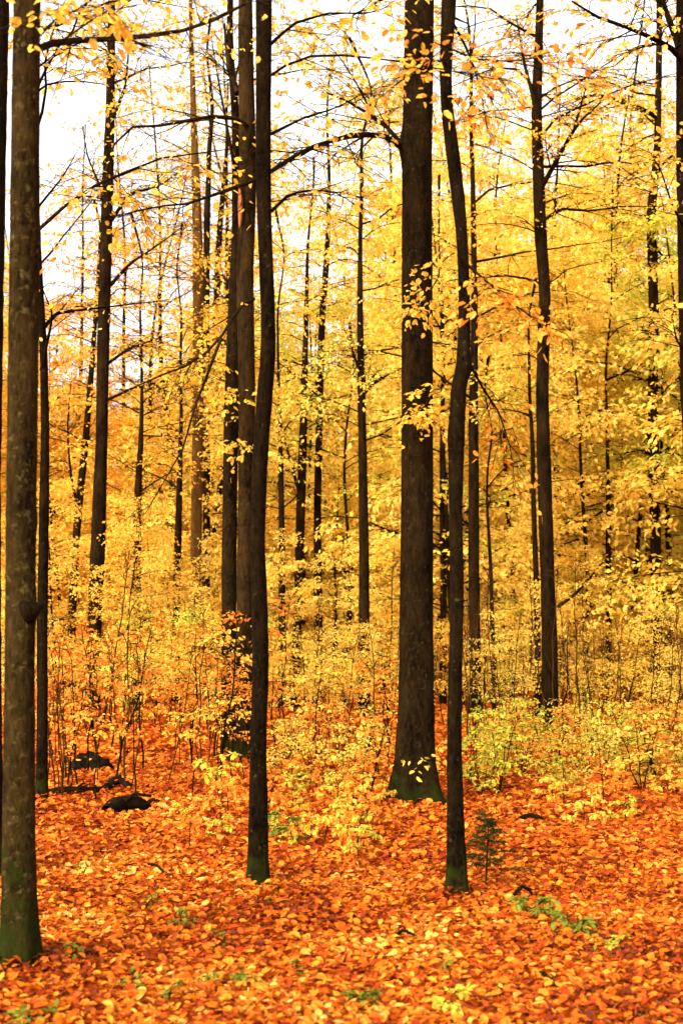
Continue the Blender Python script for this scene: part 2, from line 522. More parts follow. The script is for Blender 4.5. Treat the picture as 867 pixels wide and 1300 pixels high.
# ------------------------------------------------------------------ the trees one can single out
def px_trunk(d, pts, top, rtop=0.03):
    """[(x, y, half width)] bottom to top in photo pixels at distance d, down to the ground, up to height top"""
    P = [W(x, y, d) for x, y, h in pts]; r = [h / FPX * d for x, y, h in pts]
    g = float(gz(P[0][0], d))
    if P[0][2] > g + 0.02:
        P.insert(0, np.array([P[0][0], d, g])); r.insert(0, r[0] * 1.06)
    else:
        P[0][2] = g
    P.insert(0, P[0] - np.array([0, 0, 0.12])); r.insert(0, r[0] * 1.02)
    if top and top > P[-1][2] + 0.5:
        e = P[-1]
        n = 4
        for k in range(1, n + 1):
            u = k / n
            P.append(np.array([e[0] + rg.normal(0, 0.12) * u, d + rg.normal(0, 0.15) * u, e[2] + (top - e[2]) * u]))
            r.append(r[len(r) - 1] * (1 - 0.45 * u) if k < n else rtop)
    P = np.array(P); P[:, 1] += 0.05 * np.sin(P[:, 2] * 0.8 + d)
    return P, np.array(r)


TREES = {}


def traced_tree(key, label, d, pts, top=18, bark='far', leaf='yellow', branches=(), limbs=None, S=16, flare=0.4, bumps=(), rough=0.03, flare_h=0.2,
                extra=None, group=None, name="beech_tree"):
    seed(sum(ord(c) * (i + 3) for i, c in enumerate(key)))
    P, r = px_trunk(d, pts, top)
    base = P[1].copy()
    root = thing(name, label, "tree", base, group)
    TREES[key] = (root, d)
    mb = MB(); mb.add(*trunk_geo(P, r, S, step=0.07 if d < 15 else 0.14, flare=flare, flare_h=flare_h, bumps=[(W(0, y, d)[2], th, a, wz) for y, th, a, wz in bumps], rough=rough))
    tr = mb.build("trunk", [BARK[bark]], root, origin=base)
    cr = MB()
    for br in branches:
        bp = resample([W(x, y, dd) for x, y, dd in br['p']], 9)
        b = MB()
        rr = np.linspace(br['r'], br.get('r1', 0.35 * br['r']) * 0.55, 9) / FPX * br['p'][0][2]
        b.add(*tubes(bp[None], (rr * rg.uniform(0.9, 1.12, 9))[None], 7), 0)
        tw = dict(sub=br.get('sub', 8) + 4, sub_len=br.get('sub_len', (0.3, 0.9)), twig=br.get('twig', 6), twig_len=br.get('twig_len', (0.15, 0.45)))
        tmp = MB()
        foliate(tmp, bp[None], rr[0] * 0.8, lpt=br.get('lpt', 5), size=br.get('size', 0.056), keep=br.get('keep', 0.5), limbwood=False, rmin=0.22 / FPX * d + 0.0022, **tw)
        for v, f, m in zip(tmp.v, tmp.f, tmp.m):
            pass
        # wood of the side twigs stays with the branch, leaves go to the crown
        n0 = 0
        for v, f, m in zip(tmp.v, tmp.f, tmp.m):
            (b if m[0] == 0 else cr).add(v, f - n0, m[0])
            n0 += len(v)
        b.build("branch", [BARK[bark]], root, origin=base)
    for lb in (limbs or ()):
        z0, z1, n = lb['z0'], lb['z1'], lb['n']
        zz = np.sort(rg.uniform(z0, z1, n))
        X = np.stack([np.interp(zz, P[:, 2], P[:, 0]), np.interp(zz, P[:, 2], P[:, 1]), zz], 1)
        u = (zz - z0) / max(z1 - z0, 0.1)
        Ls = rg.uniform(*lb.get('L', (1.2, 2.6)), n) * (1 - 0.5 * u ** 2)
        az = np.arange(n) * 2.4 + rg.uniform(0, 6.28) + rg.normal(0, 0.3, n)
        if d > 15 and 'az' not in lb:
            az = np.where(rg.random(n) < 0.8, np.radians(rg.uniform(-25, 205, n)), az)
        if 'az' in lb:
            az = np.radians(rg.uniform(lb['az'][0], lb['az'][1], n))
        lp = make_limbs(X, az, np.radians(rg.uniform(*lb.get('el', (15, 50)), n)), np.radians(rg.uniform(*lb.get('el1', (-15, 12)), n)), Ls)
        foliate(cr, lp, lb.get('r', 0.018) * Ls / 2, sub=lb.get('sub', 9), sub_len=lb.get('sub_len', (0.4, 1.0)), twig=lb.get('twig', 6), twig_len=lb.get('twig_len', (0.2, 0.5)),
                lpt=lb.get('lpt', 5), size=lb.get('size', 0.066), keep=lb.get('keep', 1.0), lite=lb.get('lite', d > 18), twigwood=lb.get('tw', d < 18))
    if cr.n:
        cr.build("crown", [BARK[bark], MAT[leaf]], root, origin=base)
    if extra:
        extra(root, base, P, r)
    return root


def hi(z0, z1, n, **k):
    return dict(z0=z0, z1=z1, n=n, **k)


def db(y):
    return FPX * (CAM_H - 0.05) / (y - HOR)


# 1 foreground left
def burl(root, base, P, r):
    mb = MB()
    p = resample([W(31, 779, d1 - .012), W(40, 775, d1 - .014), W(48, 771, d1 - .012), W(57, 767, d1 - .01)], 9)
    mb.add(*tubes(p[None], np.array([[.056, .058, .054, .046, .036, .027, .020, .014, .003]]) * rg.uniform(.9, 1.1, 9), 10), 0)
    o = mb.build("burl", [BARK['dark']], root, origin=base)
    o["label"] = "dark knobbly burl sticking out to the right"


d1 = db(1228)
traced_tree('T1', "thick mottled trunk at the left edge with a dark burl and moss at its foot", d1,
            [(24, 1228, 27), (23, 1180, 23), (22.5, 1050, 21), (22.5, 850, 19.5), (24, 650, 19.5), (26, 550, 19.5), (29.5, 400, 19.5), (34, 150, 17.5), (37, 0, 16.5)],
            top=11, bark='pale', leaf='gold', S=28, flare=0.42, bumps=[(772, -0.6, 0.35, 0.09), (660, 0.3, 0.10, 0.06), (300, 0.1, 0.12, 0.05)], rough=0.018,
            branches=[dict(p=[(40, 66, d1), (58, 56, d1 + .1), (100, 51, d1 + .3), (165, 49, d1 + .5), (240, 38, d1 + .6), (285, 20, d1 + .7), (330, -6, d1 + .9)], r=5, r1=3, sub=8, sub_len=(0.2, 0.6), keep=0.10, lpt=2),
                      dict(p=[(50, 45, d1), (75, 22, d1 - .3), (100, 12, d1 - .4), (125, -8, d1 - .5)], r=2.4, sub=6, sub_len=(0.15, 0.45), keep=0.5, lpt=3)],
            limbs=[hi(5.2, 9.5, 9, L=(1, 2.2), keep=0.3, size=0.058)], extra=burl)
# 2 sliver beyond it
traced_tree('T2', "blackish trunk mostly cut off by the left edge of the picture", 8.6,
            [(-17, 1120, 20), (-16, 800, 18), (-15, 600, 18), (-11, 400, 18.5), (-8, 200, 18), (-6, 0, 18)], top=12, bark='dark', S=20,
            limbs=[hi(5.5, 10.5, 9, L=(1, 2), keep=0.6)])
d3 = db(1013)
traced_tree('T3', "slender dark trunk half hidden close behind the mottled left trunk", d3,
            [(54, 1013, 7.5), (54, 900, 7), (53, 800, 7), (55, 650, 6.5), (57, 550, 5.5), (56, 450, 5), (49, 320, 4.5), (44, 150, 4), (42, 0, 3.5)], top=9, bark='dark', leaf='gold',
            branches=[dict(p=[(50, 425, d3), (70, 398, d3 + .2), (125, 391, d3 + .5), (205, 382, d3 + .8)], r=2.6, keep=0.18, lpt=3, sub=9),
                      dict(p=[(53, 470, d3), (68, 400, d3 - .3), (50, 355, d3 - .6)], r=2.4, keep=0.25, lpt=3),
                      dict(p=[(50, 262, d3), (80, 225, d3 + .4), (100, 190, d3 + .7)], r=1.8, keep=0.12, lpt=3)],
            limbs=[hi(4.6, 8.5, 12, L=(1.0, 2.2), keep=0.45, az=(-60, 100))])
d4 = 24.0
traced_tree('T4', "dark straight trunk leaning slightly right in the bright gap at left", d4,
            [(118, 855, 8.5), (121, 780, 9.2), (124, 700, 9.8), (129.5, 550, 7.8), (133, 400, 8), (137, 250, 7.2), (140, 150, 6), (142, 0, 4.5)], top=17, bark='far', leaf='gold',
            branches=[dict(p=[(142, 280, d4), (165, 245, d4 - .3), (200, 238, d4 - .6), (240, 210, d4 - 1)], r=2.6, keep=0.15, lpt=3, sub_len=(0.4, 1.1), twig_len=(0.2, 0.5)),
                      dict(p=[(141, 362, d4), (165, 335, d4 - .4), (200, 312, d4 - .8), (232, 288, d4 - 1)], r=2.6, keep=0.2, lpt=3, sub_len=(0.4, 1.1), twig_len=(0.2, 0.5)),
                      dict(p=[(137, 462, d4), (165, 442, d4 + .3), (215, 425, d4 + .8)], r=2.3, keep=0.3, lpt=4, sub_len=(0.4, 1.1)),
                      dict(p=[(136, 508, d4), (175, 490, d4 - .3), (225, 482, d4 - .8)], r=2.3, keep=0.3, lpt=4, sub_len=(0.4, 1.1)),
                      dict(p=[(133, 250, d4), (112, 200, d4 - .2), (105, 160, d4 - .4)], r=2.2, keep=0.3, lpt=4, sub_len=(0.4, 1.0)),
                      dict(p=[(142, 155, d4), (160, 110, d4 - .2), (166, 40, d4 - .4)], r=2.6, keep=0.5, lpt=4, sub_len=(0.4, 1.0))],
            limbs=[hi(6.5, 9.5, 8, L=(0.8, 1.8), keep=0.30), hi(9.5, 16, 26, L=(1.2, 2.6), keep=0.38)])
traced_tree('T5', "thin crooked dark trunk left of the straight dark trunk in the bright gap", 30,
            [(92, 785, 5.2), (96, 700, 5), (100, 640, 5), (109, 560, 4.5), (118, 460, 3.5), (124, 380, 2.6)], top=10.5, leaf='orange',
            branches=[dict(p=[(99, 645, 30), (90, 600, 29.7), (86, 545, 29.5), (92, 470, 29.2)], r=2.2, keep=0.3, sub_len=(0.4, 1.0))],
            limbs=[hi(5, 10, 22, L=(1.2, 2.4), keep=0.55)])
traced_tree('T6', "tan barked straight trunk, pale brown, left of the twin trunks", 27,  # pale brown is the colour of its bark
            [(253, 818, 7.5), (249, 725, 7), (251, 600, 7), (252, 450, 7.2), (251, 300, 6.4), (246.5, 150, 3.8), (243, 40, 2.6)], top=16, bark='tan', leaf='gold',
            limbs=[hi(7, 15, 20, L=(0.9, 2.0), keep=0.2), hi(3.5, 7.5, 10, L=(0.8, 1.6), keep=0.35)])
traced_tree('T6b', "darker narrow trunk touching the right side of the tan barked trunk", 29.5,
            [(263, 815, 5), (262, 700, 5), (262, 550, 5.2), (262, 400, 4.5), (263, 300, 4), (266, 180, 3)], top=14, leaf='yellow',
            limbs=[hi(6, 13, 12, L=(0.9, 1.8), keep=0.22)])
traced_tree('T26', "thin branching trunk in the narrow gap left of the twin trunks", 36,
            [(271, 790, 3.8), (272, 560, 3.8), (274, 420, 4.2), (279, 290, 4), (288, 190, 2.4)], top=15, leaf='yellow',
            limbs=[hi(7, 14, 16, L=(1.0, 2.2), keep=0.25)])
d7 = db(958)


def scar(root, base, P, r):
    mb = MB()
    p = resample([W(304.5, 232, d7 - .09), W(305.5, 250, d7 - .10), W(305, 280, d7 - .10), W(304, 290, d7 - .09)], 9)
    mb.add(*tubes(p[None], np.array([[.002, .018, .024, .026, .028, .026, .022, .015, .002]]), 8), 0)
    o = mb.build("bark_scar", [BARK['scar']], root, origin=base)
    o["label"] = "raw reddish wound in the bark"


traced_tree('T7R', "right hand trunk of the close pair, with a raw reddish scar high up", d7,
            [(311, 958, 11.5), (311, 850, 10.8), (311, 725, 10), (314, 550, 10.8), (311, 350, 10.6), (315, 225, 11), (312, 75, 9.5), (312, 0, 8.8)], top=16, bark='brown', leaf='yellow', S=20,
            extra=scar,
            branches=[dict(p=[(318, 162, d7), (300, 150, d7 - .3), (275, 147, d7 - .5), (240, 153, d7 - .7), (205, 160, d7 - .9), (165, 161, d7 - 1.1), (150, 172, d7 - 1.2), (137, 205, d7 - 1.3), (128, 255, d7 - 1.4)], r=3.0, r1=1.3, keep=0.06, lpt=3, sub=10),
                      dict(p=[(322, 380, d7), (305, 388, d7 - .4), (280, 430, d7 - .7), (250, 460, d7 - .9), (215, 472, d7 - 1), (175, 490, d7 - 1.2), (140, 505, d7 - 1.3)], r=2.6, r1=1.0, keep=0.12, lpt=3, sub=12, sub_len=(0.4, 1.1)),
                      dict(p=[(281, 429, d7 - .7), (262, 480, d7 - .8), (242, 530, d7 - .9), (238, 560, d7 - 1), (215, 600, d7 - 1.1), (185, 652, d7 - 1.2)], r=2.2, r1=0.8, keep=0.10, lpt=3, sub=10),
                      dict(p=[(303, 118, d7), (291, 90, d7 + .2), (285, 30, d7 + .5)], r=4.2, r1=2.5, keep=0.3, lpt=3)],
            limbs=[hi(6.5, 8.8, 6, L=(0.8, 1.8), keep=0.25), hi(9, 15, 16, L=(1.2, 2.6), keep=0.35)])
traced_tree('T7L', "left hand trunk of the close pair, half hidden by its neighbour", d7 + .7,
            [(292, 940, 10.5), (291, 725, 9.7), (293, 550, 9.7), (296, 430, 8.7), (302, 300, 7), (300, 150, 5), (292, 60, 4)], top=13, bark='big', S=18,
            branches=[dict(p=[(301, 230, d7 + .7), (292, 180, d7 + .5), (279, 110, d7 + .3), (268, 45, d7 + .1)], r=2.5, keep=0.2, lpt=3)],
            limbs=[hi(3.2, 4.8, 5, L=(0.7, 1.3), keep=0.7, size=0.066, az=(180, 360)), hi(5.2, 12, 12, L=(0.8, 2.0), keep=0.35)])
d8 = db(1125)
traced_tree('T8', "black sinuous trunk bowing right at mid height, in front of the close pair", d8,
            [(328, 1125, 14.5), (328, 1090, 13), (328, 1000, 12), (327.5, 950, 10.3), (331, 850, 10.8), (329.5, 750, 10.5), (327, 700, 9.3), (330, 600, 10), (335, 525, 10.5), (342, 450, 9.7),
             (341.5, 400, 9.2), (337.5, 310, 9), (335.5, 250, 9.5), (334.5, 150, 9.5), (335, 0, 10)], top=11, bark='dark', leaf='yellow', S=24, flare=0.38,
            branches=[dict(p=[(330, 226, d8), (300, 238, d8 + .2), (270, 248, d8 + .3), (240, 259, d8 + .4), (200, 262, d8 + .5), (160, 272, d8 + .7), (150, 276, d8 + .8)], r=2.9, r1=0.9, keep=0.05, lpt=3, sub=12),
                      dict(p=[(338, 222, d8), (370, 200, d8 + .8), (400, 184, d8 + 1.8), (434, 174, d8 + 2.8)], r=3.0, r1=2.0, keep=0.15, lpt=3, sub=7),
                      dict(p=[(345, 268, d8), (368, 246, d8 + .3), (400, 241, d8 + .5), (432, 246, d8 + .8), (455, 265, d8 + 1)], r=2.5, r1=0.9, keep=0.35, lpt=4, sub=8),
                      dict(p=[(345, 170, d8), (385, 150, d8 + .5), (425, 138, d8 + .9), (470, 115, d8 + 1.3)], r=2.2, r1=0.8, keep=0.25, lpt=4, sub=9),
                      dict(p=[(340, 60, d8), (372, 30, d8 + .2), (420, 16, d8 + .5), (470, 18, d8 + .8), (500, 5, d8 + 1)], r=2.3, r1=0.9, keep=0.35, lpt=4, sub=8),
                      dict(p=[(338, 100, d8), (380, 72, d8 - .3), (440, 70, d8 - .5), (500, 77, d8 - .7), (560, 88, d8 - 1), (625, 100, d8 - 1.2)], r=1.9, r1=0.7, keep=0.3, lpt=4, sub=8, size=0.052)],
            limbs=[hi(6.0, 10, 11, L=(1, 2.2), keep=0.35, size=0.055)])
d9 = db(1015)
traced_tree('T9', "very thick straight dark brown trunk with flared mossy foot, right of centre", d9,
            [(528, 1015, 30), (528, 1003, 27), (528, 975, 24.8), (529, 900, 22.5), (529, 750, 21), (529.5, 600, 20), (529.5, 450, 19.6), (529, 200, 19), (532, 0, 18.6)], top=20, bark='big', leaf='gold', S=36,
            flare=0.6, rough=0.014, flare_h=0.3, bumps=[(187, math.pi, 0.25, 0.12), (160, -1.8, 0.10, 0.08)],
            branches=[dict(p=[(514, 190, d9), (508, 180, d9 - .1), (485, 172, d9 - .4), (460, 171, d9 - .8), (434, 174, d9 - 1.2), (400, 186, d9 - 1.6), (370, 204, d9 - 2.2), (348, 216, d9 - 2.8)], r=4.0, r1=1.8, keep=0.12, lpt=3, sub=9),
                      dict(p=[(512, 186, d9), (490, 160, d9 + .1), (465, 143, d9 + .2), (440, 128, d9 + .3), (415, 118, d9 + .5)], r=3.4, r1=1.6, keep=0.25, lpt=4, sub=10),
                      dict(p=[(475, 150, d9 + .1), (455, 110, d9), (430, 70, d9 - .1), (400, 45, d9 - .2)], r=1.5, keep=0.35, lpt=4, sub=8),
                      dict(p=[(545, 330, d9), (560, 345, d9 - .3), (545, 372, d9 - .6), (515, 405, d9 - .9)], r=1.3, keep=0.6, lpt=5, sub=6, sub_len=(0.15, 0.4), size=0.058),
                      dict(p=[(540, 480, d9), (548, 500, d9 - .3), (535, 522, d9 - .6), (514, 530, d9 - .8)], r=1.2, keep=0.6, lpt=5, sub=6, sub_len=(0.12, 0.35), size=0.058),
                      dict(p=[(515, 952, d9 - .2), (526, 960, d9 - .5), (538, 962, d9 - .7)], r=0.9, keep=0.5, lpt=3, sub=0, twig=3, sub_len=(0.1, 0.25), size=0.06)],
            limbs=[hi(7.0, 17, 16, L=(1.5, 3.5), keep=0.3, size=0.06)])
d10 = db(1131)
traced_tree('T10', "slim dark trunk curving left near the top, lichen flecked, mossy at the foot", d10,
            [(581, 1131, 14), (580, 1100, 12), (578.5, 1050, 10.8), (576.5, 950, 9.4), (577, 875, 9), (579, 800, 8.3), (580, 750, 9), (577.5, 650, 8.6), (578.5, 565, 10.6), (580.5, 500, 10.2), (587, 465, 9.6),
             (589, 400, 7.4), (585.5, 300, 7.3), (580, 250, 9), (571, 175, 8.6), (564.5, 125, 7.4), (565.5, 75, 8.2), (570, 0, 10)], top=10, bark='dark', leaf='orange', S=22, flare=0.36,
            bumps=[(470, 0.1, 0.30, 0.05), (555, 3.3, 0.15, 0.06)],
            branches=[dict(p=[(596, 462, d10), (612, 492, d10 + .2), (634, 525, d10 + .4), (648, 570, d10 + .5), (654, 618, d10 + .6)], r=1.9, r1=0.7, keep=0.25, lpt=3, sub=7, sub_len=(0.2, 0.5)),
                      dict(p=[(575, 30, d10), (589, 55, d10 + .1), (603, 90, d10 + .2), (612, 125, d10 + .2), (618, 165, d10 + .3)], r=2.0, r1=1.1, keep=0.35, lpt=3, sub=7, sub_len=(0.2, 0.5)),
                      dict(p=[(586, 330, d10), (620, 360, d10 - .2), (650, 385, d10 - .5), (690, 415, d10 - .8)], r=1.8, r1=0.6, keep=0.5, lpt=4, sub=8, sub_len=(0.2, 0.6)),
                      dict(p=[(568, 60, d10), (600, 75, d10 - .6), (650, 78, d10 - 1.0), (705, 70, d10 - 1.3)], r=1.7, r1=0.6, keep=0.4, lpt=4, sub=8, size=0.054),
                      dict(p=[(566, 80, d10), (545, 75, d10 - .8), (525, 92, d10 - 1.2), (500, 110, d10 - 1.4)], r=1.5, r1=0.6, keep=0.4, lpt=4, sub=6, size=0.054, sub_len=(0.15, 0.45))],
            limbs=[hi(5.9, 9.5, 11, L=(1, 2.2), keep=0.35, size=0.055)])
traced_tree('T11', "straight dark narrow trunk just right of the slim curving trunk", db(905),
            [(603, 905, 7.5), (602, 800, 7), (601, 700, 7), (601, 550, 6.6), (602, 400, 4.4), (600, 250, 3.2), (597, 150, 2.2)], top=13, leaf='yellow',
            limbs=[hi(5, 12, 26, L=(1.2, 2.8), keep=0.6)])
d12 = db(922)
traced_tree('T12', "upright brown trunk at right that forks near the top of the picture", d12,
            [(698, 922, 11.5), (698, 860, 10.3), (697, 800, 9.7), (695, 750, 8.8), (690, 600, 9.2), (687, 500, 8.2), (690, 400, 8), (692, 370, 7.4), (686, 300, 8), (683, 200, 7.2), (681, 140, 6.6), (685, 0, 4.5)], top=15, bark='far', leaf='gold',
            branches=[dict(p=[(687, 238, d12), (700, 215, d12 - .2), (722, 175, d12 - .5), (735, 155, d12 - .8), (762, 130, d12 - 1.2)], r=3.6, r1=1.6, keep=0.5, lpt=4, sub_len=(0.4, 1.0)),
                      dict(p=[(728, 165, d12 - .6), (738, 130, d12 - .5), (748, 95, d12 - .4)], r=2.0, keep=0.5, lpt=4),
                      dict(p=[(708, 770, d12), (729, 755, d12 - .2), (744, 740, d12 - .4), (760, 718, d12 - .6), (772, 708, d12 - .8)], r=2.3, r1=1.0, keep=0.5, lpt=4, sub_len=(0.3, 0.8)),
                      dict(p=[(680, 140, d12), (665, 80, d12 + .2), (655, 20, d12 + .4)], r=3.0, keep=0.5, lpt=4),
                      dict(p=[(684, 285, d12), (710, 265, d12 - .6), (750, 268, d12 - 1.4), (790, 262, d12 - 2), (830, 262, d12 - 2.6)], r=2.2, r1=1.0, keep=0.4, lpt=4, sub=10, sub_len=(0.4, 1.0))],
            limbs=[hi(5.0, 9, 10, L=(1.2, 2.4), keep=0.5), hi(8, 14.5, 26, L=(1.4, 3.2), keep=0.48)])
traced_tree('T12b', "very thin dark pole pressed against the left side of the forking trunk", 22.5,
            [(683, 905, 4.2), (681, 800, 4), (680, 740, 3.8), (677, 650, 3.3), (676, 560, 2.8), (672, 500, 2)], top=7, limbs=[hi(4.6, 6.8, 10, L=(0.7, 1.5), keep=0.8)])
d13 = db(885)
traced_tree('T13', "dark upright trunk near the right edge with a long limb reaching left", d13,
            [(833, 885, 8), (833, 800, 7.4), (831, 700, 6.8), (829, 600, 7), (828.5, 500, 6.6), (830, 400, 6.2), (825, 270, 6.4), (833, 200, 4.6), (836, 60, 4)], top=17, bark='far', leaf='gold',
            branches=[dict(p=[(834, 150, d13), (815, 138, d13 - .5), (795, 131, d13 - .9), (762, 120, d13 - 1.4), (735, 124, d13 - 2), (706, 134, d13 - 2.5)], r=3.2, r1=1.3, keep=0.45, lpt=4, sub=10, sub_len=(0.5, 1.2)),
                      dict(p=[(827, 310, d13), (845, 330, d13 - .5), (862, 362, d13 - 1)], r=2.2, keep=0.4, lpt=4)],
            limbs=[hi(6, 10, 14, L=(1.2, 2.8), keep=0.5), hi(9, 16.5, 26, L=(1.4, 3.4), keep=0.48)])
d14 = 10.5
traced_tree('T14', "dark trunk cut by the right edge with crossing limbs at the top corner", d14,
            [(886, 1060, 12), (880, 700, 10), (873, 450, 9), (868, 200, 8.5), (866, 0, 8)], top=11, bark='dark', leaf='gold', S=18,
            branches=[dict(p=[(864, 75, d14), (848, 58, d14 - .2), (820, 45, d14 - .4), (790, 33, d14 - .6), (758, 22, d14 - .9), (726, 2, d14 - 1.2)], r=3.6, r1=1.8, keep=0.45, lpt=4, sub=9),
                      dict(p=[(862, 62, d14), (845, 15, d14 + .3), (835, -20, d14 + .5)], r=5, r1=4, keep=0.3, lpt=3),
                      dict(p=[(868, 290, d14), (853, 262, d14 - .3), (838, 215, d14 - .5), (822, 190, d14 - .8)], r=1.8, keep=0.5, lpt=4, sub=7, sub_len=(0.2, 0.6)),
                      dict(p=[(871, 450, d14), (858, 432, d14 - .2), (852, 400, d14 - .3)], r=2.4, keep=0.3, lpt=3, sub=6, sub_len=(0.2, 0.5))],
            limbs=[hi(6.6, 10, 9, L=(1, 2.2), keep=0.4, size=0.058)])
traced_tree('T15', "crooked thin dark stem between the long limbed trunk and the right edge", 30,
            [(852, 880, 4.2), (851, 750, 4.5), (846, 640, 3.2), (840, 580, 2)], top=8, limbs=[hi(4.6, 7.6, 12, L=(0.8, 1.8), keep=0.8)])
d16 = db(905)
traced_tree('T16', "dark branching trunk midway between the sinuous and the very thick trunk", d16,
            [(463, 905, 7.6), (462, 800, 7), (462, 700, 6.6), (459, 500, 5.2), (457, 400, 4), (457, 300, 2.6)], top=11, leaf='yellow',
            branches=[dict(p=[(458, 478, d16), (446, 440, d16 - .2), (436, 415, d16 - .4)], r=2.2, keep=0.5, lpt=4),
                      dict(p=[(460, 498, d16), (472, 480, d16 - .2), (480, 470, d16 - .4)], r=1.8, keep=0.5, lpt=4)],
            limbs=[hi(4.4, 10.5, 26, L=(1.0, 2.4), keep=0.6)])
traced_tree('T17', "thin dark trunk leaning right at the top, right of its forked twin", 26.5,
            [(404, 890, 6), (404, 750, 5.2), (403, 650, 4.7), (406, 500, 4.6), (409, 400, 4.4), (415, 330, 3.8), (418, 250, 2.2)], top=12, leaf='yellow',
            limbs=[hi(5, 11.5, 24, L=(1.0, 2.2), keep=0.5)])
d18 = 26
traced_tree('T18', "thin dark forked trunk next to the right of the sinuous trunk", d18,
            [(375, 890, 5.4), (377, 800, 5.6), (382, 650, 6), (385, 550, 5), (388, 430, 3.4), (390, 340, 2)], top=10, leaf='yellow',
            branches=[dict(p=[(384, 640, d18), (370, 590, d18 - .3), (358, 545, d18 - .5), (352, 490, d18 - .7)], r=2.4, keep=0.5, lpt=4)],
            limbs=[hi(4.5, 9.5, 20, L=(1.0, 2.2), keep=0.5)])
for key, lab, d, pts, top, n, lf in (
        ('T19', "short visible dark trunk deep in the wood just right of the sinuous trunk", 25.5, [(358, 800, 4.6), (358, 700, 4.2), (357, 600, 3.2), (355, 520, 2)], 9, 18, 'yellow'),
        ('T20', "dark forked trunk deep in the wood between the bright gap and the tan trunk", 26, [(174, 795, 5.2), (174, 700, 6), (176, 620, 5), (180, 560, 3.5), (181, 500, 2)], 9, 20, 'gold'),
        ('T21', "dim trunk deep in the wood close to the left of the tan trunk", 26.5, [(224, 795, 4.4), (226, 700, 4.8), (229, 600, 3.6), (231, 520, 2)], 9, 18, 'yellow'),
        ('T22', "thin black trunk far back between the forking and the long limbed trunks", 27.5, [(772, 790, 4), (771, 700, 3.6), (771, 620, 2.8), (770, 540, 1.8)], 10, 22, 'yellow'),
        ('T23', "rod thin brown stem standing between the narrow trunk and the forking trunk", 24, [(628, 908, 3.2), (625, 820, 2.9), (623, 720, 2.5), (618, 640, 1.7)], 6, 12, 'lime'),
        ('T24', "slanting thin dark stem left of the branching trunk, far back", 26, [(440, 840, 3.6), (443, 780, 3.8), (447, 730, 3.2), (440, 660, 2.2)], 7, 14, 'lime'),
        ('T27', "stub of dark trunk showing between the very thick and the slim curving trunks", 27, [(562, 800, 4.5), (563, 740, 4.2), (561, 690, 3.4), (560, 560, 2.4)], 10, 20, 'yellow'),
        ('T28', "pale thin trunk seen behind the forking trunk on its right", 40, [(704, 800, 3.4), (703, 600, 3.2), (703, 400, 2.6), (704, 300, 2)], 15, 30, 'gold')):
    traced_tree(key, lab, d, pts, top=top, leaf=lf, bark='tan' if key == 'T28' else 'far', S=10, limbs=[hi(3.4 if d > 25 else 2.6, top - 0.3, n, L=(0.8, 2.2), keep=0.7)])


# ------------------------------------------------------------------ prototypes for the repeats
def proto_tree(leaf, H, cb, n, L, r, size, name="beech_tree", lite=True, sub=9, sub_len=(0.35, 0.9), twig=6, lpt=5, el=(10, 45), bark='far', keep=1.0, twigs=False):
    root = thing(name, "tree", "tree")
    K = 9
    P = np.zeros((K, 3)); P[:, 2] = np.linspace(-0.1, H, K)
    P[1:, 0] = np.cumsum(rg.normal(0, 0.022 * H, K - 1)) * 0.6; P[1:, 1] = np.cumsum(rg.normal(0, 0.022 * H, K - 1)) * 0.6
    mb = MB(); mb.add(*trunk_geo(P, np.linspace(r, r * 0.15, K), 8, step=0.4, flare=0.3))
    mb.build("trunk", [BARK[bark]], root)
    zz = cb + (H - cb) * rg.uniform(0, 1, n) ** 0.9 * 0.98
    X = np.stack([np.interp(zz, P[:, 2], P[:, 0]), np.interp(zz, P[:, 2], P[:, 1]), zz], 1)
    u = (zz - cb) / (H - cb)
    Ls = rg.uniform(L * 0.5, L, n) * np.sqrt(np.clip(1.05 - u ** 2, 0.05, 1))
    lp = make_limbs(X, np.arange(n) * 2.4 + rg.normal(0, 0.4, n), np.radians(rg.uniform(*el, n)), np.radians(rg.uniform(-18, 10, n)), Ls)
    cr = MB()
    foliate(cr, lp, 0.009 * Ls, sub=sub, sub_len=sub_len, twig=twig, twig_len=(0.2, 0.5), lpt=lpt, size=size, keep=keep, lite=lite, wood=True, twigwood=twigs)
    cr.build("crown", [BARK[bark], MAT[leaf]], root)
    return root


